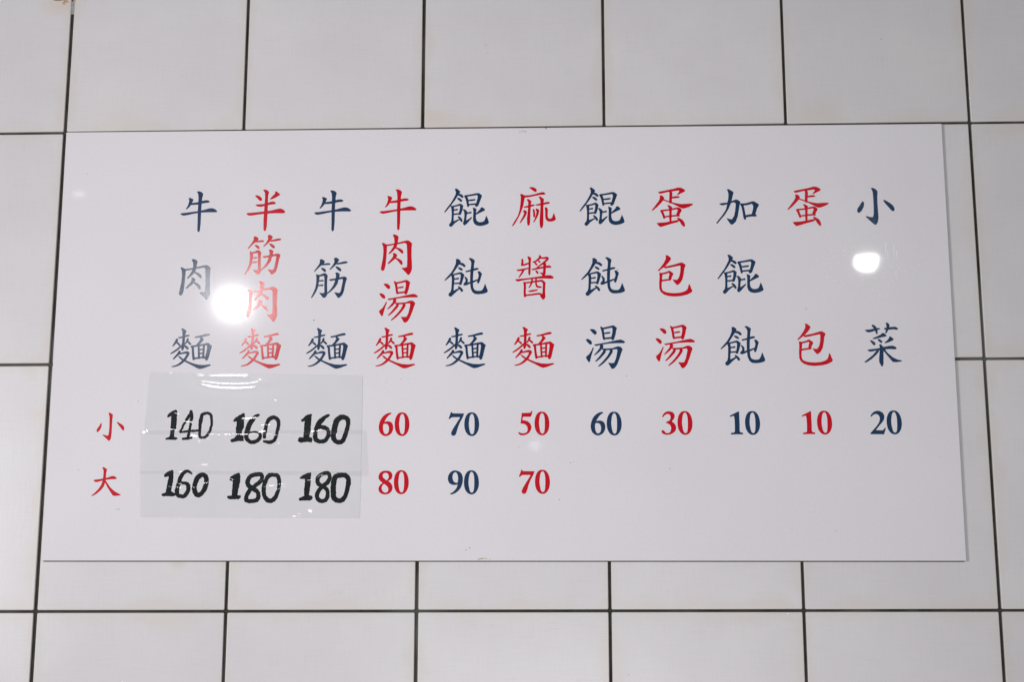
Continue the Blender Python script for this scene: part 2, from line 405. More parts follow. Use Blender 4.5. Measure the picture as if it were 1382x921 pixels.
G['soup'] = ((750, 425), K, """
p: 462,203 490,195 525,205 550,232 550,258 535,268 518,262 490,232
p: 408,335 435,330 465,345 488,372 485,395 470,403 450,390 425,362
p: 505,445 513,452 495,500 475,570 460,635 448,640 425,610 410,578 425,560 455,535 480,495
s: 612,172,9 628,195,14 640,250,13 648,310,12 655,330,10
s: 625,190,9 700,175,10 770,158,11
p: 755,155 790,150 825,182 815,210 805,270 785,335 770,345 755,335 755,300 768,240 770,195
s: 665,252,7 700,247,9 728,243,8
s: 655,322,9 710,318,10 770,310,9
p: 525,405 560,400 700,375 800,352 875,338 910,350 937,372 920,382 830,382 720,388 600,408 550,420 532,418
p: 600,408 625,405 643,425 638,445 600,490 560,525 525,550 522,545 560,500 595,455 600,430
p: 625,460 700,460 770,455 820,435 850,430 880,440 902,468 885,510 860,590 830,670 800,715 770,732 755,725 735,690 712,652 745,658 790,655 815,600 830,530 838,480 825,462 770,470 700,478 640,478
s: 660,485,14 655,505,16 620,550,13 580,595,10 542,630,5
s: 745,480,14 750,500,17 715,560,14 670,615,12 620,665,9 580,697,4""")
G['won'] = ((560, 235), K, """
p: 540,203 565,198 610,235 605,248 580,285 540,350 495,410 440,480 405,518 398,515 435,460 490,390 530,320 555,270 555,235
s: 590,278,10 615,285,14 640,305,14
s: 578,328,6 600,340,13 625,360,12
p: 485,430 500,435 525,440 525,480 522,560 520,640 560,625 590,612 600,620 575,635 535,665 500,705 480,712 462,695 465,680 490,650 498,600 500,520 495,470
s: 505,440,8 560,428,8 610,412,10
p: 605,405 625,405 652,430 645,455 635,500 620,545 605,552 590,545 595,530 608,480 612,440
s: 525,487,6 570,480,9
s: 520,545,7 600,535,8
s: 590,580,9 615,605,13 630,632,12
s: 680,300,12 700,330,14 712,390,12 718,432,10
s: 680,297,9 760,285,9 840,270,11
p: 830,262 865,260 905,290 895,320 875,370 855,425 830,442 815,432 835,380 850,320 852,300
s: 720,357,7 770,352,9 808,346,8
s: 720,415,8 780,408,8 835,405,9
p: 648,478 670,478 695,495 705,515 698,560 690,620 700,628 740,600 768,582 770,590 735,630 700,670 670,692 650,672 655,655 665,620 672,560 668,510
s: 700,530,7 755,520,9
p: 890,455 915,452 945,480 940,492 880,520 815,552 812,545 860,500 890,470
p: 785,455 805,460 830,475 822,520 820,590 830,630 860,652 900,652 935,640 950,610 965,568 980,600 998,655 985,672 940,690 880,700 830,690 800,665 788,625 790,560 792,500""")
G['ton'] = ((560, 330), K, """
p: 555,202 580,197 615,222 612,245 585,285 540,350 500,410 450,455 405,490 402,483 440,440 490,385 530,320 555,260 558,225
s: 610,262,12 640,268,15 668,290,14
s: 592,318,7 615,330,13 635,343,10
p: 490,412 520,420 530,430 530,500 522,580 520,630 560,610 600,590 605,602 570,628 530,665 495,700 475,705 457,690 455,672 485,640 495,600 500,520 502,460
s: 510,412,7 560,400,8 610,388,10
p: 600,380 630,380 665,410 658,440 640,500 625,545 605,548 600,535 615,480 622,420
s: 530,470,6 585,462,9
s: 525,530,7 610,525,8
s: 590,575,7 615,595,12 635,625,14
s: 692,368,7 760,352,9 820,335,12 850,330,8
p: 668,440 685,440 712,470 712,500 705,520 760,505 840,475 850,485 800,510 740,530 700,550 670,555 655,545 665,525 688,500 685,470
p: 848,368 875,365 905,398 895,425 880,480 865,520 852,527 842,515 848,480 865,425 860,400
p: 728,192 750,185 785,200 808,222 798,260 792,320 785,400 780,500 785,580 800,615 835,630 890,630 915,615 935,575 948,535 960,570 983,630 970,650 920,665 860,672 810,668 775,640 755,590 748,500 750,400 758,320 765,250 752,215""")
G['hemp'] = ((650, 235), K, """
p: 645,183 670,177 705,182 740,205 742,235 725,240 700,225
p: 565,292 650,288 730,270 800,250 835,245 862,262 850,275 790,278 720,292 650,308 580,315
p: 520,275 545,272 580,290 582,310 572,360 560,430 535,500 500,580 460,650 425,700 412,700 440,650 490,570 515,490 525,420 532,350 532,300
p: 612,342 635,340 672,368 662,400 658,480 655,560 652,650 645,690 625,695 618,670 615,600 625,520 632,440 632,380
s: 575,447,5 620,440,9 680,425,11 712,420,4
s: 580,505,16 595,520,14 575,570,12 545,620,8 520,658,4
s: 700,482,8 710,520,11 710,570,11
s: 745,482,14 760,498,16 750,550,12 730,600,8 705,648,4
p: 770,310 795,305 842,342 835,370 832,450 832,600 830,690 815,728 800,728 790,700 785,640 792,540 798,440 798,370 790,335
s: 735,417,5 780,412,10 850,398,11 900,388,11 915,390,4
p: 855,452 870,450 892,468 892,500 890,570 900,600 930,608 955,590 968,550 978,528 985,560 1002,605 985,628 940,640 900,638 870,615 862,570 862,500""")
G['sauce'] = ((650, 330), K, """
s: 550,208,11 552,240,11 545,275,12 ; s: 545,282,9 590,272,9 640,255,8
p: 620,165 640,165 668,185 662,230 660,320 658,390 650,415 640,415 632,390 636,300 638,220
s: 482,350,7 520,348,10 580,335,8 640,322,6
s: 565,345,12 555,370,11 530,410,8 505,445,4
s: 785,155,9 790,175,13 760,205,9 720,235,9 692,238,4
s: 790,185,6 840,185,9 880,182,13 895,195,10 860,230,11 810,270,8 750,312,5
s: 770,222,7 785,240,8 ; s: 725,255,8 745,275,9
s: 685,340,7 760,325,9 850,308,10 910,300,13 935,310,5
p: 825,245 845,240 870,260 865,320 862,400 845,425 825,425 810,400 782,378 810,385 830,385 835,340 835,280
s: 735,360,7 750,375,12 758,390,8
p: 455,478 480,472 600,462 720,445 820,430 880,420 930,418 970,440 968,458 930,462 850,458 740,460 620,474 530,490 495,500 475,495
s: 575,520,11 585,560,13 582,640,12 585,700,13
s: 580,522,8 660,512,8 740,500,9 810,490,11
p: 800,485 830,487 862,518 858,560 855,640 860,710 845,740 825,745 800,710 790,690 815,690 825,660 828,580 830,530
s: 590,690,8 680,680,9 780,668,10 820,690,10
s: 682,462,9 680,500,9 665,545,8 640,585,4
s: 735,455,9 735,500,9 738,545,9 755,572,11 800,578,9
s: 640,635,6 690,628,10 750,618,6""")
G['egg'] = ((840, 235), K, """
p: 485,245 510,238 600,220 700,200 745,185 785,185 820,200 848,222 830,240 790,258 745,282 742,275 765,245 775,222 750,220 680,230 600,242 530,260 500,262
s: 645,235,10 655,260,17 652,320,16 650,380,16
s: 665,320,8 710,313,11 750,310,10 768,310,4
p: 505,292 530,290 560,315 562,332 545,360 510,400 460,450 405,495 398,490 440,435 490,370 510,330
p: 545,340 600,358 660,380 740,400 800,408 900,402 948,402 948,415 900,440 860,455 820,465 790,455 740,430 680,400 600,370 548,352
s: 525,500,12 545,530,13 565,590,12
s: 525,495,9 620,485,8 700,470,9 750,462,10
p: 735,458 765,455 800,480 795,500 770,540 770,565 750,560 730,540 745,510 750,485
s: 560,580,7 640,570,8 720,562,9 765,565,8
p: 608,422 630,422 668,445 665,480 662,560 660,640 640,645 636,600 636,500 630,460
p: 465,665 500,660 580,655 680,635 760,620 770,628 740,650 660,670 580,695 520,712 500,705
p: 738,592 760,592 810,620 835,655 845,690 840,708 825,708 800,680 775,640""")
G['bun'] = ((840, 330), K, """
p: 585,150 605,148 650,180 652,200 630,235 590,280 540,320 490,360 480,355 520,310 560,255 588,200 590,170
p: 555,305 600,298 700,275 780,250 810,248 850,275 850,290 835,320 825,400 810,470 780,520 745,548 730,540 700,505 680,475 710,482 745,480 770,440 785,370 788,300 780,282 720,295 640,312 580,322
p: 500,385 520,385 540,400 535,450 528,520 528,590 545,630 590,650 650,660 720,662 790,655 850,635 880,610 890,580 900,540 912,550 925,590 943,625 935,645 880,675 800,695 700,703 620,695 560,675 520,640 502,600 500,520 505,440
s: 525,400,9 580,388,9 635,370,9
p: 615,362 640,360 685,392 685,405 665,440 660,470 645,485 625,475 630,430 640,400
s: 525,492,9 590,482,9 650,475,9""")
G['add'] = ((930, 235), K, """
p: 512,210 535,205 598,245 590,280 578,330 560,400 530,470 480,550 420,620 380,668 370,662 410,610 460,545 500,480 520,400 532,330 535,270 525,230
p: 410,402 440,395 510,388 580,365 630,347 660,352 692,380 680,410 670,480 655,570 630,640 595,675 570,682 550,660 510,600 545,610 580,615 610,570 625,500 632,420 630,390 600,378 540,398 480,415 450,420 430,415
s: 705,408,12 725,445,14 742,530,14 752,590,14 758,605,10
s: 710,412,11 780,405,12 860,382,13
p: 835,375 880,372 942,412 935,430 915,465 900,520 885,565 860,570 848,545 865,480 870,430
s: 750,575,12 820,560,13 890,558,13 905,565,6""")
G['small'] = ((1115, 235), K, """
p: 605,193 625,187 665,205 692,235 688,300 690,400 698,500 705,590 695,650 675,682 658,682 635,665 590,625 538,578 542,570 600,585 635,585 645,550 645,450 640,350 632,250 622,215
p: 488,373 500,372 510,395 505,440 480,490 450,520 430,518 420,500 425,470 455,425
p: 772,355 790,352 850,385 900,425 922,465 920,490 905,500 885,492 850,450 800,395""")
G['dish'] = ((1120, 425), K, """
p: 475,208 520,205 580,195 640,182 680,185 670,195 620,212 560,230 525,238 495,228
s: 580,150,13 600,165,15 622,200,16 632,240,10 635,255,6
s: 770,122,13 785,145,18 778,190,14 765,225,10 755,248,5
p: 730,182 760,180 830,168 880,165 910,178 920,195 905,202 860,195 800,200 745,200
p: 705,252 730,250 765,285 755,292 690,305 620,325 580,328 582,320 640,295 690,270
p: 542,350 570,352 605,375 615,395 605,412 590,408 565,380 ; s: 655,338,7 675,350,13 695,368,12
p: 805,298 820,297 860,330 850,345 800,368 745,385 742,378 780,345 800,320
p: 510,478 535,472 640,460 720,440 800,425 850,422 885,435 902,458 885,466 800,462 720,470 620,485 560,497 530,495
p: 668,405 685,402 720,435 722,500 722,580 722,660 715,690 705,698 692,685 670,640 668,600 675,500 678,440
p: 640,480 660,480 660,500 620,545 560,600 500,640 475,645 470,638 520,600 580,550 620,505
p: 725,470 745,475 780,520 850,580 920,612 972,620 965,630 900,640 850,636 820,600 770,540 730,490""")
G['large'] = ((75, 610), K, """
p: 515,393 530,383 620,372 700,355 745,338 785,332 810,345 825,360 810,370 740,372 680,380 620,393 570,408 540,410
p: 632,220 650,213 685,232 692,245 682,290 678,350 672,400 650,470 610,520 550,570 495,600 487,596 530,560 580,510 620,450 640,390 648,330 652,270 648,240
p: 662,400 675,392 700,430 740,490 790,535 840,565 880,585 860,592 800,598 775,592 740,540 700,475""")
G['little'] = ((80, 545), D, """
p: 1000,195 1020,186 1055,205 1085,230 1080,275 1072,330 1066,450 1060,560 1052,660 1040,720 1010,758 995,750 960,715 880,640 885,632 940,648 985,655 1002,630 1012,560 1020,450 1022,330 1020,260 1010,220
p: 850,395 858,410 855,460 835,515 800,560 775,580 758,565 755,545 775,510 815,455
p: 1168,385 1182,375 1230,405 1280,435 1310,470 1316,510 1300,552 1285,540 1250,495 1200,430""")
G['0'] = ((490, 545), D, """c: 790,183 850,197 895,245 925,320 937,420 925,520 895,590 850,640 790,660 725,640 680,590 652,520 643,420 655,320 685,245 730,197
h: 797,208 830,240 848,320 850,420 845,520 830,600 795,628 758,600 738,520 728,420 738,320 758,240""")
G['6'] = ((490, 545), D, """c: 572,193 565,212 520,240 470,300 432,375 470,366 520,365 570,385 600,430 608,490 595,560 555,620 500,652 450,660 395,640 345,590 322,510 325,440 350,350 400,270 470,215 530,193
h: 460,410 500,425 525,480 525,550 505,600 462,625 425,600 405,540 402,470 415,415""")
G['7'] = ((580, 545), D, """p: 435,170 450,195 480,203 600,205 695,205 670,270 610,380 570,480 535,600 515,640 475,655 440,635 435,600 460,540 520,440 590,330 622,275 560,275 480,275 440,280 400,315 385,305 410,240 430,180""")
G['5'] = ((675, 545), D, """p: 440,195 480,195 600,190 625,175 640,148 652,158 635,230 620,265 600,268 460,268 448,340 500,345 560,365 610,410 632,470 625,530 590,590 530,630 470,645 410,640 372,610 372,585 390,588 430,605 470,608 520,598 550,570 562,520 550,465 520,430 480,410 415,405 430,300""")
G['8'] = ((490, 623), D, """c: 460,195 520,200 565,225 590,275 585,330 560,370 510,400 555,440 590,500 592,560 565,620 510,660 445,672 380,660 335,625 315,575 320,530 350,480 395,440 350,400 318,350 318,300 345,240 400,203
h: 462,235 495,245 520,285 518,340 478,388 440,365 405,330 395,285 415,245
h: 425,460 470,490 505,530 515,575 500,620 455,640 410,625 380,580 375,530 395,485""")
G['9'] = ((580, 623), D, """c: 520,190 580,205 630,240 660,300 668,370 655,460 610,560 540,630 480,660 430,672 418,655 460,635 510,590 550,530 568,465 540,475 490,480 430,465 385,420 370,350 385,280 425,225 470,197
h: 515,222 550,240 570,290 578,350 572,410 560,438 530,440 490,420 465,370 458,310 475,250""")
G['3'] = ((867, 545), D, """p: 400,265 420,225 460,180 510,162 560,162 615,180 648,225 650,275 630,320 590,365 640,400 675,450 682,500 665,560 620,600 560,628 490,635 430,620 395,590 388,565 400,545 425,545 450,570 475,600 510,605 550,595 575,560 588,500 575,450 540,415 500,398 470,385 500,370 545,350 572,310 575,260 555,225 520,210 480,215 440,245 415,280""")
G['1'] = ((960, 545), D, """p: 375,250 400,238 550,162 560,170 565,300 570,420 572,560 590,590 640,595 640,625 520,622 400,628 400,600 460,592 480,570 480,450 475,330 462,250 440,250 385,268""")
G['2'] = ((1150, 545), D, """p: 375,250 400,210 440,170 500,150 560,155 620,190 648,240 650,290 635,340 600,390 540,460 475,545 620,548 650,520 670,492 682,500 665,560 645,625 640,622 380,620 372,605 440,530 500,460 545,390 565,330 560,270 530,225 480,208 430,225 385,270""")

# ------------------------------------------------------------------ the menu board
def seg_panel():
    corners = [(89.6, 178.6), (1270.8, 166.9), (1304.3, 757.6), (56.0, 757.4)]
    P = [ray_to_plane(a, b_, BY) for a, b_ in corners]
    e = 0.0003
    cx = sum(p[0] for p in P) / 4; cz = sum(p[1] for p in P) / 4
    def ring(ins, y): return [(p[0] - cx - math.copysign(ins, p[0] - cx), y, p[1] - cz - math.copysign(ins, p[1] - cz)) for p in P]
    v = ring(e, 0.0) + ring(0, e) + ring(0, 0.0038)
    f = [(0,3,2,1)]
    for k in range(2):
        for i in range(4):
            j = (i + 1) % 4
            f.append((k*4+i, k*4+j, (k+1)*4+j, (k+1)*4+i))
    f.append((8,9,10,11))
    me = mesh("board_panel", v, f)
    me.materials.append(BOARD); me.materials.append(EDGE)
    for i, p in enumerate(me.polygons): p.material_index = 0 if i == 0 or i in (1, 2, 3, 4) else 1
    import bmesh
    bm = bmesh.new(); bm.from_mesh(me); bmesh.ops.recalc_face_normals(bm, faces=bm.faces); bm.to_mesh(me); bm.free()
    return me, cx, cz
me, bcx, bcz = seg_panel()
board = empty("menu_board", (bcx, BY, bcz))
board["label"] = "wide white glossy menu board with red and navy Chinese characters and prices"; board["category"] = "menu board"
link("board_panel", me, None, board)
def strip(x0_, x1_, z0_, z1_, y0_, y1_):
    v = [(x0_,y0_,z0_),(x1_,y0_,z0_),(x1_,y0_,z1_),(x0_,y0_,z1_),(x0_,y1_,z0_),(x1_,y1_,z0_),(x1_,y1_,z1_),(x0_,y1_,z1_)]
    return v, [(0,1,2,3),(5,4,7,6),(1,5,6,2),(4,0,3,7),(3,2,6,7),(4,5,1,0)]
for zz in (0.24, -0.24):                                         # foam strips that hold it off the tiles
    v, f = strip(-0.55, 0.55, zz - 0.015, zz + 0.015, 0.0039, 0.0048)
    link("foam_strip", mesh("foam_strip", v, f), EDGE, board)

# dark strip added as painted shade under the lower edge
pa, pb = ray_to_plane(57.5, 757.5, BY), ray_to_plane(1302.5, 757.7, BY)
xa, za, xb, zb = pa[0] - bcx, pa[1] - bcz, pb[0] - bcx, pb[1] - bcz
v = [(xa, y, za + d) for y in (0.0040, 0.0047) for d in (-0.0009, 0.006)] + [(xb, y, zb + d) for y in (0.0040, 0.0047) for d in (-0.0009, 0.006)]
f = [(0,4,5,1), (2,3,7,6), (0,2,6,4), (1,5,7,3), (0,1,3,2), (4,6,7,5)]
link("shade_line", mesh("shade_line", v, f), EDGE, board)
INK_Y = -0.00012
gm = {}
for k, (o_, s_, t_) in G.items():
    gm[k] = glyph_mesh("printed_digit" if k.isdigit() else "printed_character", t_, o_, s_, 6.0 if s_ < 12 else 9.0, grow=3.2)
gm_r = {}
def put(k, bbox, red, label=None):
    me, cen, size, pb = gm[k]
    if bbox is None: X, Z = cen
    else:
        # centre of the photographed extents, on the board plane
        a = ray_to_plane(bbox[0], (bbox[1] + bbox[3]) / 2, BY); b_ = ray_to_plane(bbox[2], (bbox[1] + bbox[3]) / 2, BY)
        c = ray_to_plane((bbox[0] + bbox[2]) / 2, bbox[1], BY); d = ray_to_plane((bbox[0] + bbox[2]) / 2, bbox[3], BY)
        X, Z = (a[0] + b_[0]) / 2, (c[1] + d[1]) / 2
    key = (k, red)
    if key not in gm_r:
        m2 = me.copy(); m2.materials.append(RED if red else NAVY); gm_r[key] = m2
    o = link("printed_digit" if k.isdigit() else "printed_character", gm_r[key], None, board,
             (X - bcx, INK_Y, Z - bcz))
    o["label"] = label or (("red" if red else "navy") + (" printed digit" if k.isdigit() else " printed Chinese character"))
    return o
B_, R_ = False, True
for k, bb, red in [
    ('ox', (243.7,258.3,293,313.3), B_), ('meat', None, B_), ('noodle', (230,443.6,286,498.3), B_),
    ('half', None, R_), ('tendon', (330.5,317.2,379.4,370.9), R_), ('meat', (332.3,379.6,375,434), R_), ('noodle', (323.7,442.7,379,497.7), R_),
    ('ox', (424,257,473.7,312.3), B_), ('tendon', None, B_), ('noodle', (413.7,443.3,469.3,497.7), B_),
    ('ox', None, R_), ('meat', (514.8,317,555.8,370.8), R_), ('soup', (511.8,378.3,563.8,435.8), R_), ('noodle', (504.7,442.7,561,497.4), R_),
    ('won', None, B_), ('ton', None, B_), ('noodle', None, B_),
    ('hemp', None, R_), ('sauce', None, R_), ('noodle', (691.3,441.7,748.3,496.4), R_),
    ('won', (782.3,253,842.3,304.7), B_), ('ton', (784.7,347.3,843,399.3), B_), ('soup', None, B_),
    ('egg', None, R_), ('bun', None, R_), ('soup', (885,439,938,497), R_),
    ('add', None, B_), ('won', (968,344.3,1030,396), B_), ('ton', (972.7,440.3,1032,493.7), B_),
    ('egg', (1062.3,252,1118.7,305), R_), ('bun', (1075.7,437.3,1123.7,494), R_),
    ('small', None, B_), ('dish', None, B_), ('little', None, R_), ('large', None, R_)]:
    put(k, bb, red)
for pair, red in [
    (('6', None, '0', None), R_), (('7', None, '0', (626.7,557.1,646.6,588.9)), B_), (('5', None, '0', (721.6,556.7,741.3,587.4)), R_),
    (('6', (796.9,556.8,817.1,587.9), '0', (818.9,556.4,838.9,587.9)), B_), (('3', None, '0', (914.6,555.6,934.3,587.2)), R_),
    (('1', None, '0', (1005.5,555.6,1025.8,587.1)), B_), (('1', (1082.2,555.7,1099.8,586.3), '0', (1102.7,555.2,1122.9,586.6)), R_),
    (('2', None, '0', (1196.6,554.8,1217.1,586.4)), B_),
    (('8', None, '0', (531.9,635.4,551.3,667.4)), R_), (('9', None, '0', (626,635.8,646.5,667.4)), B_),
    (('7', (700.7,634.6,721.2,667), '0', (722,635,742.2,666.8)), R_)]:
    for k, bb in (pair[0:2], pair[2:4]): put(k, bb, red)

# ------------------------------------------------------------------ specks and stains
def blob(cx, cz, rx, rz, y, n=9):
    v = []; 
    for i in range(n):
        a = i / n * 6.2832; q = random.uniform(.65, 1.2)
        v.append((cx + rx * q * math.cos(a), y, cz + rz * q * math.sin(a)))
    return v
def blobs(name, lst, yp, off, mat, parent, base):
    V, Fc = [], []
    for px, py, rx, ry in lst:
        X, Z = ray_to_plane(px, py, yp); s = 0.00101
        v = blob(X - base[0], Z - base[2], rx * s, ry * s, off); n0 = len(V); V += v; Fc.append(tuple(range(n0 + len(v) - 1, n0 - 1, -1)))
    me = mesh(name, V, Fc)
    if me.polygons[0].normal.y > 0: me.flip_normals()
    o = link(name, me, mat, parent); o["kind"] = "stuff"; return o
SPECK = mat_plain("fly_speck", (0.34, 0.33, 0.34, 1), 0.7, 0.2)
SPECK2 = mat_plain("dark_speck", (0.10, 0.10, 0.11, 1), 0.7, 0.2)
OCHRE = mat_plain("ochre_stain", (0.52, 0.47, 0.36, 1), 0.8, 0.1, 200)
bl = (bcx, BY, bcz)
blobs("dark_specks", [(423.5,432.5,.9,.9),(833.6,364,.7,.7),(737,173,.8,1.2),(700,603,.5,.5)], BY, -0.0001, SPECK2, board, bl)
blobs("specks", [(634,740,.9,.9),(629,743,.8,.9),(770,625,.9,.7),(774,624,.6,.5),(1088,417,1.3,.7),(904,633,.8,.8),(755,675,.9,.8),(541,512,1,.6),(161,688,.8,.8),
    (186.8,542,.9,.6),(158,688,.9,.7),(846,508,1,.6),(930,280,1.2,.5),(118,235,.8,.5),(1069,714,.7,.7),(1128,717,.6,.6),(106,635,.6,.6),(620,206,.6,.5),(905,255,.5,.5),(480,410,.5,.5)], BY, -0.0001, SPECK, board, bl)
blobs("ochre_stains", [(709,177.4,2.2,1),(705.5,176.8,1.6,1.1),(701.5,178.5,1.5,.9),(648.5,754.8,2.4,1.0),(652,754.2,2,1),(656,754.8,1.6,.8),(661,755.8,1.4,.5),(646,756,2,.6)], BY, -0.0001, OCHRE, board, bl)
DUST = mat_plain("pale_dust", (0.95, 0.95, 0.97, 1), 0.6, 0.2)
dl = []
for _ in range(110):
    a, q = random.uniform(0, 6.283), random.uniform(24, 82) * random.uniform(.6, 1)
    dl.append((1169 + q * 1.1 * math.cos(a), 356 + q * .75 * math.sin(a), random.uniform(.35, .85), random.uniform(.35, .85)))
for _ in range(7):
    x, y, L_ = random.uniform(1125, 1215), random.uniform(335, 385), random.uniform(4, 16)
    dl.append((x, y, .42, L_))
blobs("pale_dust", dl, BY, -0.00012, DUST, board, bl)
RUST = mat_plain("rust_stain", (0.42, 0.27, 0.13, 1), 0.8, 0.1, 150, (0.58, 0.44, 0.30, 1))
RUSTD = mat_plain("dark_rust", (0.17, 0.10, 0.045, 1), 0.8, 0.1, 150)
blobs("rust_stain", [(89,1.5,3.4,2.2),(86,4,2,2.5),(100.5,1.0,2.2,1.2),(80,0,8,.9)], 0, -0.0006, RUST, wall, (0,0,0))
blobs("dark_rust_streak", [(79,-.5,9,1.5),(115,-1.5,7,1.2)], 0, -0.0007, RUSTD, wall, (0,0,0))
CAULK = mat_plain("grey_filler", (0.33, 0.35, 0.355, 1), 0.6, 0.3, 200, (0.25, 0.26, 0.26, 1))
cz0, cz1 = ray_to_plane(97.7, 18.5, 0)[1], ray_to_plane(98.6, 1.2, 0)[1]
v, f = strip(-0.0024 - .0003, 0.0024 - .0003, cz0, cz1, 0.0008, 0.003)
link("joint_filler", mesh("joint_filler", v, f), CAULK, wall)

# ------------------------------------------------------------------ the taped-on price slip
sheet_c = ray_to_plane(340, 603, BY)
slip = empty("taped_price_slip", (sheet_c[0], BY, sheet_c[1]))
slip["label"] = "grey paper slip with handwritten black prices under wrinkled clear tape on the board"; slip["category"] = "price label"
def pl(x, y, yp=BY):
    X, Z = ray_to_plane(x, y, yp); return X - sheet_c[0], Z - sheet_c[1]
outline = [(196,507.5),(240,507),(300,506.6),(360,506.3),(420,507),(460,507.5),(489.2,508),(488.6,560),(487.4,620),(486.5,660),(485.6,699),(450,699.8),(420,700),
           (380,699.3),(340,699),(300,698.5),(272,698.5),(262,698.3),(250,696.4),(232,695.8),(210,696.8),(191.5,698),(192.5,660),(194,600),(195,550)]
vf = [(*((a, b_)),) for a, b_ in [pl(x, y) for x, y in outline]]
n = len(vf)
v = [(a, -0.00035, b_) for a, b_ in vf] + [(a, -0.00005, b_) for a, b_ in vf]
f = [tuple(range(n - 1, -1, -1)), tuple(range(n, 2 * n))] + [(i, (i+1) % n, n + (i+1) % n, n + i) for i in range(n)]
me = mesh("paper_slip", v, f)
import bmesh
bm = bmesh.new(); bm.from_mesh(me); bmesh.ops.recalc_face_normals(bm, faces=bm.faces); bm.to_mesh(me); bm.free()
link("paper_slip", me, PAPER, slip)
HW = [
((204,540), "p: 330,135 350,150 355,175 345,300 340,380 315,440 310,500 355,515 360,530 340,542 200,540 195,520 225,510 250,500 262,420 265,340 275,215 235,242 218,235 225,205 270,160"),
((204,540), """s: 540,155,16 535,190,22 500,240,22 450,320,15 420,380,14 390,435,12
s: 545,160,18 550,230,22 540,290,18 525,380,16 508,460,18 500,515,18
s: 395,440,12 500,425,16 630,418,14
s: 430,530,14 480,525,18 545,515,12"""),
((204,540), "o: 690,200,20 675,260,26 662,340,22 658,420,18 660,500,18 705,512,16 750,490,18 790,430,18 815,350,16 818,260,18 805,200,18 755,180,18"),
((290,540), "p: 385,180 405,190 405,240 395,280 395,360 370,420 355,480 385,485 390,560 300,560 240,575 215,570 212,540 270,515 290,480 285,400 298,290 270,302 250,290 265,255 320,215"),
((290,540), "s: 590,208,18 550,225,22 510,270,30 470,330,34 445,400,34 425,480,30 440,540,28 500,575,26 570,555,24 610,510,24 610,460,20 570,440,15 520,438,12 470,445,14"),
((290,540), """s: 665,562,16 740,575,24 800,550,22 830,490,22 845,420,22 862,340,24 855,280,26 820,245,26 780,240,26 730,270,26 700,330,24 685,400,24 668,505,22"""),
((370,540), "p: 500,190 510,200 500,300 495,400 475,500 510,515 520,540 510,575 430,570 350,582 322,560 325,520 350,505 395,510 405,400 412,290 375,298 362,280 400,240 440,205"),
((370,540), "s: 735,212,18 690,235,24 630,290,34 590,340,30 565,410,28 555,490,30 570,545,30 630,565,28 690,550,28 730,490,28 735,430,28 710,390,28 650,370,28 600,370,25"),
((370,540), "o: 900,235,34 850,280,38 825,350,38 810,430,38 800,500,34 830,560,32 890,575,30 930,550,30 960,480,30 985,400,28 1000,330,28 995,270,30 960,240,32"),
((204,620), "p: 290,148 302,160 300,280 285,360 270,440 320,460 325,500 290,505 150,502 135,488 145,475 200,450 210,380 240,235 185,245 170,225 200,190 240,165"),
((204,620), "s: 550,200,10 520,175,16 480,165,20 430,200,24 395,260,28 370,340,26 350,420,28 355,480,28 400,505,26 450,500,26 490,450,28 505,390,28 490,340,26 440,325,20 390,330,20"),
((204,620), "o: 680,215,32 630,250,34 600,320,32 585,390,32 595,450,32 630,490,32 680,465,30 720,410,32 745,330,32 745,260,32 720,220,30"),
((290,620), "p: 320,188 340,195 345,240 340,320 320,400 305,490 350,495 355,520 320,545 190,545 162,520 170,500 230,495 235,400 245,290 205,297 195,270 220,235 270,205"),
((290,620), "s: 500,395,30 450,350,30 447,290,30 490,230,28 560,210,28 620,210,30 640,250,26 620,300,28 560,350,28 500,395,28 460,440,28 430,500,28 428,560,28 500,570,28 570,550,30 590,490,28 570,440,30 500,395,30"),
((290,620), "o: 800,215,26 740,220,28 700,270,28 670,340,28 660,420,28 670,500,28 710,555,32 760,565,30 810,530,30 840,470,26 865,390,24 870,300,26 850,230,28"),
((370,620), "p: 490,182 500,190 495,290 490,360 470,490 515,500 520,530 500,560 350,565 328,545 345,525 405,500 405,430 420,270 360,272 345,255 380,225 440,195"),
((370,620), "s: 650,370,28 595,330,28 590,260,28 640,210,26 700,190,26 740,200,26 750,260,26 720,320,28 660,365,28 610,420,28 580,480,28 590,540,28 640,570,28 700,550,28 725,480,26 710,410,28 650,370,28"),
((370,620), "o: 900,220,34 840,230,34 810,290,36 800,380,36 800,460,36 810,530,36 870,565,32 930,545,32 970,480,28 990,400,30 1005,320,32 1000,260,32 960,220,32")]
for o_, t_ in HW:
    me, cen, size, pb = glyph_mesh("handwritten_digit", t_, o_, K, 6.0, grow=1.2, rough=2.6)
    link("handwritten_digit", me, MARKER, slip, (cen[0] - sheet_c[0], -0.00042, cen[1] - sheet_c[1]))

LA_px = (315, 407, 0.90)
def mirrored(px, py, H):
    P = ray_to_plane(px, py, BY); d = Vector((P[0], BY, P[1])) - cam_loc; d.normalize(); d.y = -d.y
    return Vector((P[0], BY, P[1])) + d * (H / d.z)
LAMP_A = mirrored(*LA_px) + Vector((0, 0, -0.03))
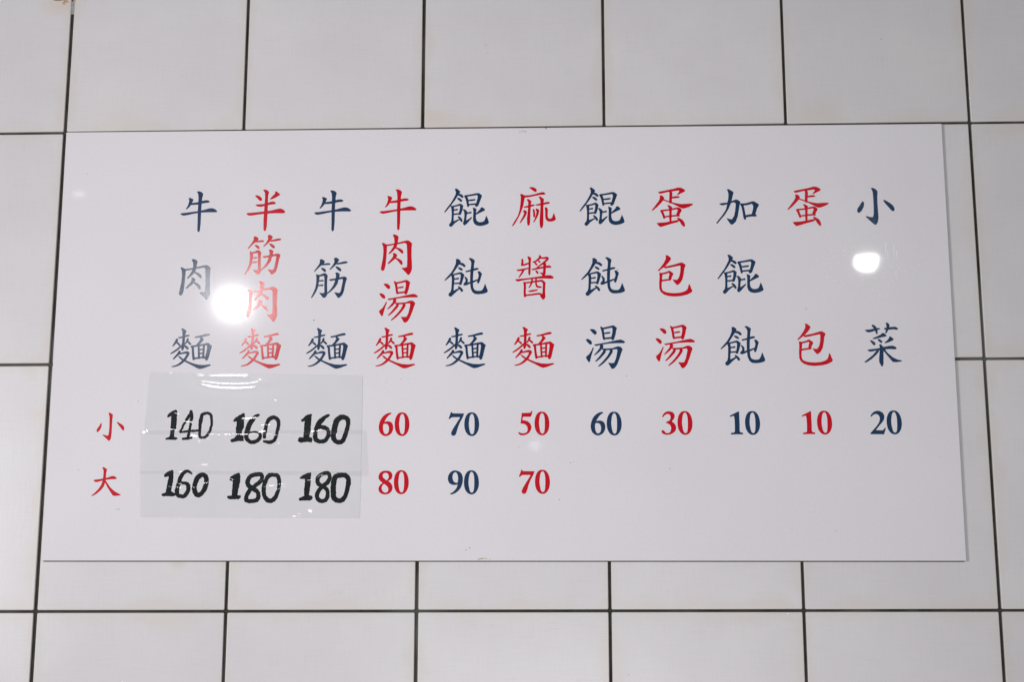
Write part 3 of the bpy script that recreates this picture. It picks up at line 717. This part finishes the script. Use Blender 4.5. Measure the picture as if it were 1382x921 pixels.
# clear tape: real thin film, three strips, with ridges and creases as relief
WR = [ ([(267,600),(262,612),(258,620)], 4.5, .22), ([(281,596),(279,606),(277,616)], 4, .2),  # photo-space polyline, half width (px), height (mm)
 ([(283,509),(300,508.6),(318,508.6),(334,508.9)], 1.9, .12), ([(266,508),(273,508.6)], 2.0, .16), ([(225,505.5),(230,505)], 1.2, .12),
 ([(272,516),(284,517.2),(298,518.8),(318,519.6),(338,518.6),(350,516)], 1.3, .075),
 ([(272,520),(284,523),(300,525.3),(322,525.6),(344,524)], 1.8, .12),
 ([(352,516.5),(357,519),(361,520.5)], 2.6, .30), ([(190,581),(194,583.5),(198,583)], 2.4, .35), ([(192,586),(196,584),(206,581)], 2.6, .15),
 ([(281,587),(300,586.6),(312,586.8),(326,586.6),(336,586.8),(350,586.6),(372,587.6),(400,588),(450,586.5),(486,585)], 1.1, .09),
 ([(270,600),(262,606),(254,614)], 9, .25), ([(264,631),(272,628.5),(280,629)], 1.0, .15),
 ([(377,600),(380,620),(384,648),(387,675),(392,690)], 2.2, .20), ([(384,648),(420,646),(484,650)], 1.2, .10),
 ([(268,676),(270,690),(266,697)], 5, .25), ([(487,560),(491,564)], 1.4, .12), ([(478,574),(488,584),(497,586)], 1.1, .12),
 ([(486,650),(497,654),(499,662)], 1.2, .16), ([(488,656),(498,660)], 1.0, .14),
 ([(200,574),(230,590),(250,620)], 7, .10), ([(460,520),(462,560),(458,600)], 8, .08), ([(240,530),(330,545),(420,535)], 12, .10),
 ([(210,640),(205,670),(215,690)], 8, .10), ([(475,508),(474,516),(476,524)], 1.3, .08), ([(484,507),(487,512)], 1.5, .14)]
FAC = [ # small flattened wrinkles that catch the bright lamp: centre line, half width (px)
 ([(236,558.4),(241,558.4)], 1.2), ([(230,580),(238,580.4)], 1.1), ([(249,569.8),(259,569.6)], 1.4), ([(259,588),(265,589.2)], 2.0),
 ([(303,586.6),(311,586.8)], 1.2), ([(319,586.6),(334,586.8)], 1.3), ([(283,586.8),(297,586.6)], .8),
 ([(328,564.8),(336,565.4),(345,564.2)], 2.0), ([(353,573.6),(364,573.8)], 1.2), ([(350,583.4),(357,582.4)], 1.7), ([(371,587.8),(376,587.8)], 1.1),
 ([(421,582.4),(425,582.2)], 1.5), ([(427,582),(434,581.2)], .9), ([(442,580),(447,581.5)], .8),
 ([(240,652.8),(245,653.6)], 1.3), ([(228,657.2),(234,657.6)], .9), ([(238,658.4),(245,658.6)], 1.1), ([(258,658.2),(266,658)], 1.0), ([(275,652.4),(280,651.8)], 1.3), ([(267,655.6),(271,655.4)],.8),
 ([(356,657.8),(361,657.4)], 1.0), ([(364,655.6),(370,656.2)], 1.2), ([(375,654.6),(379,653.6),(384,654.6)], 1.6), ([(376,657.2),(386,656.6)], .9), ([(352,649),(356,648)],.9),
 ([(310,646.4),(315,648)], 1.1), ([(415,648.5),(420,648.3)], 1.3), ([(429,644),(435,641)], 1.2), ([(449,641),(455,640)], .9), ([(373,661),(378,660)], 1.2),
 ([(396,697.4),(401,697.6)], 1.7), ([(403,697.4),(408,696)], 1.5), ([(402,694.6),(406,694)], 1.2), ([(417.5,688.6),(420,691.6)], 2.3),
 ([(247,629.4),(247.2,629.2)], 1.0), ([(243,637.6),(245,637.2)], 1.3), ([(263,639),(263.6,639.6)], 1.0), ([(210.4,655),(210.6,655.2)], 1.0), ([(287,610),(287.2,610)], 1.1), ([(370,539.4),(373,539.8)], .9), ([(193,583.4),(196,583.2)], 2.0)]
LA = Vector((LAMP_A[0], LAMP_A[1], LAMP_A[2]))
FACm = []
for P, wd_ in FAC:
    Q = np.array([ray_to_plane(x, y, BY) for x, y in P]); c = Q.mean(0); p = Vector((c[0], BY, c[1]))
    n = (LA - p).normalized() + (cam_loc - p).normalized()
    FACm.append((Q, wd_ * 0.00125, c, n.x / n.y, n.z / n.y))
WRm = []
for P, wd_, h in WR:
    Q = np.array([ray_to_plane(x, y, BY) for x, y in P])
    WRm.append((Q, wd_ * 0.00101, h * 0.001))
def relief(X, Z):
    H = np.zeros(X.shape)
    for Q, wd_, h in WRm:
        d = np.full(X.shape, 1e9)
        for (ax_, az_), (bx, bz) in zip(Q[:-1], Q[1:]):
            ex, ez = bx - ax_, bz - az_; wx, wz = X - ax_, Z - az_
            t = np.clip((wx*ex + wz*ez) / (ex*ex + ez*ez + 1e-12), 0, 1)
            d = np.minimum(d, np.hypot(wx - ex*t, wz - ez*t))
        H = H + h * np.exp(-(d / wd_)**2)
    for Q, wd_, c, gx, gz in FACm:
        d = np.full(X.shape, 1e9)
        for (ax_, az_), (bx, bz) in zip(Q[:-1], Q[1:]):
            ex, ez = bx - ax_, bz - az_; wx, wz = X - ax_, Z - az_
            t = np.clip((wx*ex + wz*ez) / (ex*ex + ez*ez + 1e-12), 0, 1)
            d = np.minimum(d, np.hypot(wx - ex*t, wz - ez*t))
        H = H * (1 - np.exp(-(d / (wd_*1.3))**4)) + (gx*(X - c[0]) + gz*(Z - c[1])) * np.exp(-(d / (wd_*1.15))**4)
    return H
def tape(c4, base, seed, step=0.0007):
    rs = np.random.RandomState(seed)
    P = [np.array(ray_to_plane(x, y, BY)) for x, y in c4]      # TL TR BR BL
    nx = int(np.linalg.norm(P[1] - P[0]) / step); nz = int(np.linalg.norm(P[3] - P[0]) / step)
    u = np.linspace(0, 1, nx + 1)[None, :]; v_ = np.linspace(0, 1, nz + 1)[:, None]
    # slightly ragged cut ends
    X = (1-u)*(1-v_)*P[0][0] + u*(1-v_)*P[1][0] + u*v_*P[2][0] + (1-u)*v_*P[3][0]
    Z = (1-u)*(1-v_)*P[0][1] + u*(1-v_)*P[1][1] + u*v_*P[2][1] + (1-u)*v_*P[3][1]
    rag = np.interp(np.arange(nz + 1), np.linspace(0, nz, 24), rs.uniform(-.0007, .0007, 24))[:, None]
    X = X + rag * (np.abs(u - .5) * 2) ** 6
    H = relief(X, Z)
    # soft waviness of hand-smoothed film
    for _ in range(10):
        kx, kz, ph = rs.uniform(-60, 60), rs.uniform(-90, 90), rs.uniform(0, 6.28)
        H = H + 0.0000045 * np.sin(kx * X + kz * Z + ph)
    V = np.stack([X - sheet_c[0], -(base + H), Z - sheet_c[1]], -1).reshape(-1, 3)
    ix = np.arange((nz + 1) * (nx + 1)).reshape(nz + 1, nx + 1)
    Fq = np.stack([ix[:-1, :-1], ix[1:, :-1], ix[1:, 1:], ix[:-1, 1:]], -1).reshape(-1, 4)
    me = mesh("tape_strip", V.tolist(), Fq.tolist(), True)
    return link("tape_strip", me, TAPE, slip)
tape([(203,502.5),(491,507),(489,586.5),(194,587)], 0.00060, 1)
tape([(190,582),(495,581),(498,643),(189,640)], 0.00075, 2)
tape([(189,636),(488,636.5),(486,700.5),(190,699.3)], 0.00090, 3)

# ------------------------------------------------------------------ lamps of the shop, mirrored in the board
def dome_lamp(px, py, H, rad, strength, col, label, depth=0.62):
    P = ray_to_plane(px, py, BY)
    d = Vector((P[0], BY, P[1])) - cam_loc; d.normalize(); d.y = -d.y       # mirrored line of sight
    t = H / d.z
    c = Vector((P[0], BY, P[1])) + d * t
    root = empty("ceiling_lamp", c); root["label"] = label; root["category"] = "ceiling lamp"; root["group"] = "lamps mirrored in the menu board"
    # glass dome hanging below its base
    vs, fs = [], []; nr, ns = 10, 36
    for i in range(nr):
        a = i / nr * math.pi / 2
        for j in range(ns):
            b_ = j / ns * 2 * math.pi
            vs.append((rad * math.cos(a) ** 0.66 * math.cos(b_), rad * math.cos(a) ** 0.66 * math.sin(b_), -rad * 2 * depth * math.sin(a)))
    vs.append((0, 0, -rad * 2 * depth))
    for i in range(nr - 1):
        for j in range(ns): fs.append((i*ns+j, (i+1)*ns+j, (i+1)*ns+(j+1) % ns, i*ns+(j+1) % ns))
    for j in range(ns): fs.append(((nr-1)*ns+j, nr*ns, (nr-1)*ns+(j+1) % ns))
    me = mesh("glass_dome", vs, fs, True)
    link("glass_dome", me, mat_glow("lit_glass", strength, col), root)
    vs, fs = [], []
    for k, (rr, zz) in enumerate([(rad * .6, 0.0005), (rad * 1.04, 0.0005), (rad * 1.08, 0.012), (rad * 1.0, 0.05), (rad * .6, 0.055)]):
        for j in range(ns):
            b_ = j / ns * 2 * math.pi; vs.append((rr * math.cos(b_), rr * math.sin(b_), zz))
    for k in range(4):
        for j in range(ns): fs.append((k*ns+j, k*ns+(j+1) % ns, (k+1)*ns+(j+1) % ns, (k+1)*ns+j))
    fs.append(tuple(4*ns + j for j in range(ns)))
    link("lamp_base", mesh("lamp_base", vs, fs), mat_plain("white_plastic", (0.7, 0.7, 0.68, 1), 0.5), root)
    return root
dome_lamp(*LA_px, 0.033, 720, (1.0, 0.97, 0.97, 1), "brightest lamp, mirrored as the broad white glare at the left of the board", 0.42)
dome_lamp(1169, 348.5, 0.85, 0.0375, 110, (1.0, 1.0, 1.0, 1), "round-bottomed lamp mirrored as the sharp white spot below the top-right character", 0.54)
dome_lamp(106, 261, 0.90, 0.020, 7, (1.0, 0.98, 0.96, 1), "thin dim lamp added to give the faint streak near the top-left corner of the board", 0.22)  # unseen lamp added to produce the faint streak on the board
dome_lamp(722, 598, 0.95, 0.030, 7, (1.0, 0.97, 1.0, 1), "small dim lamp mirrored as a faint spot below the red 50")
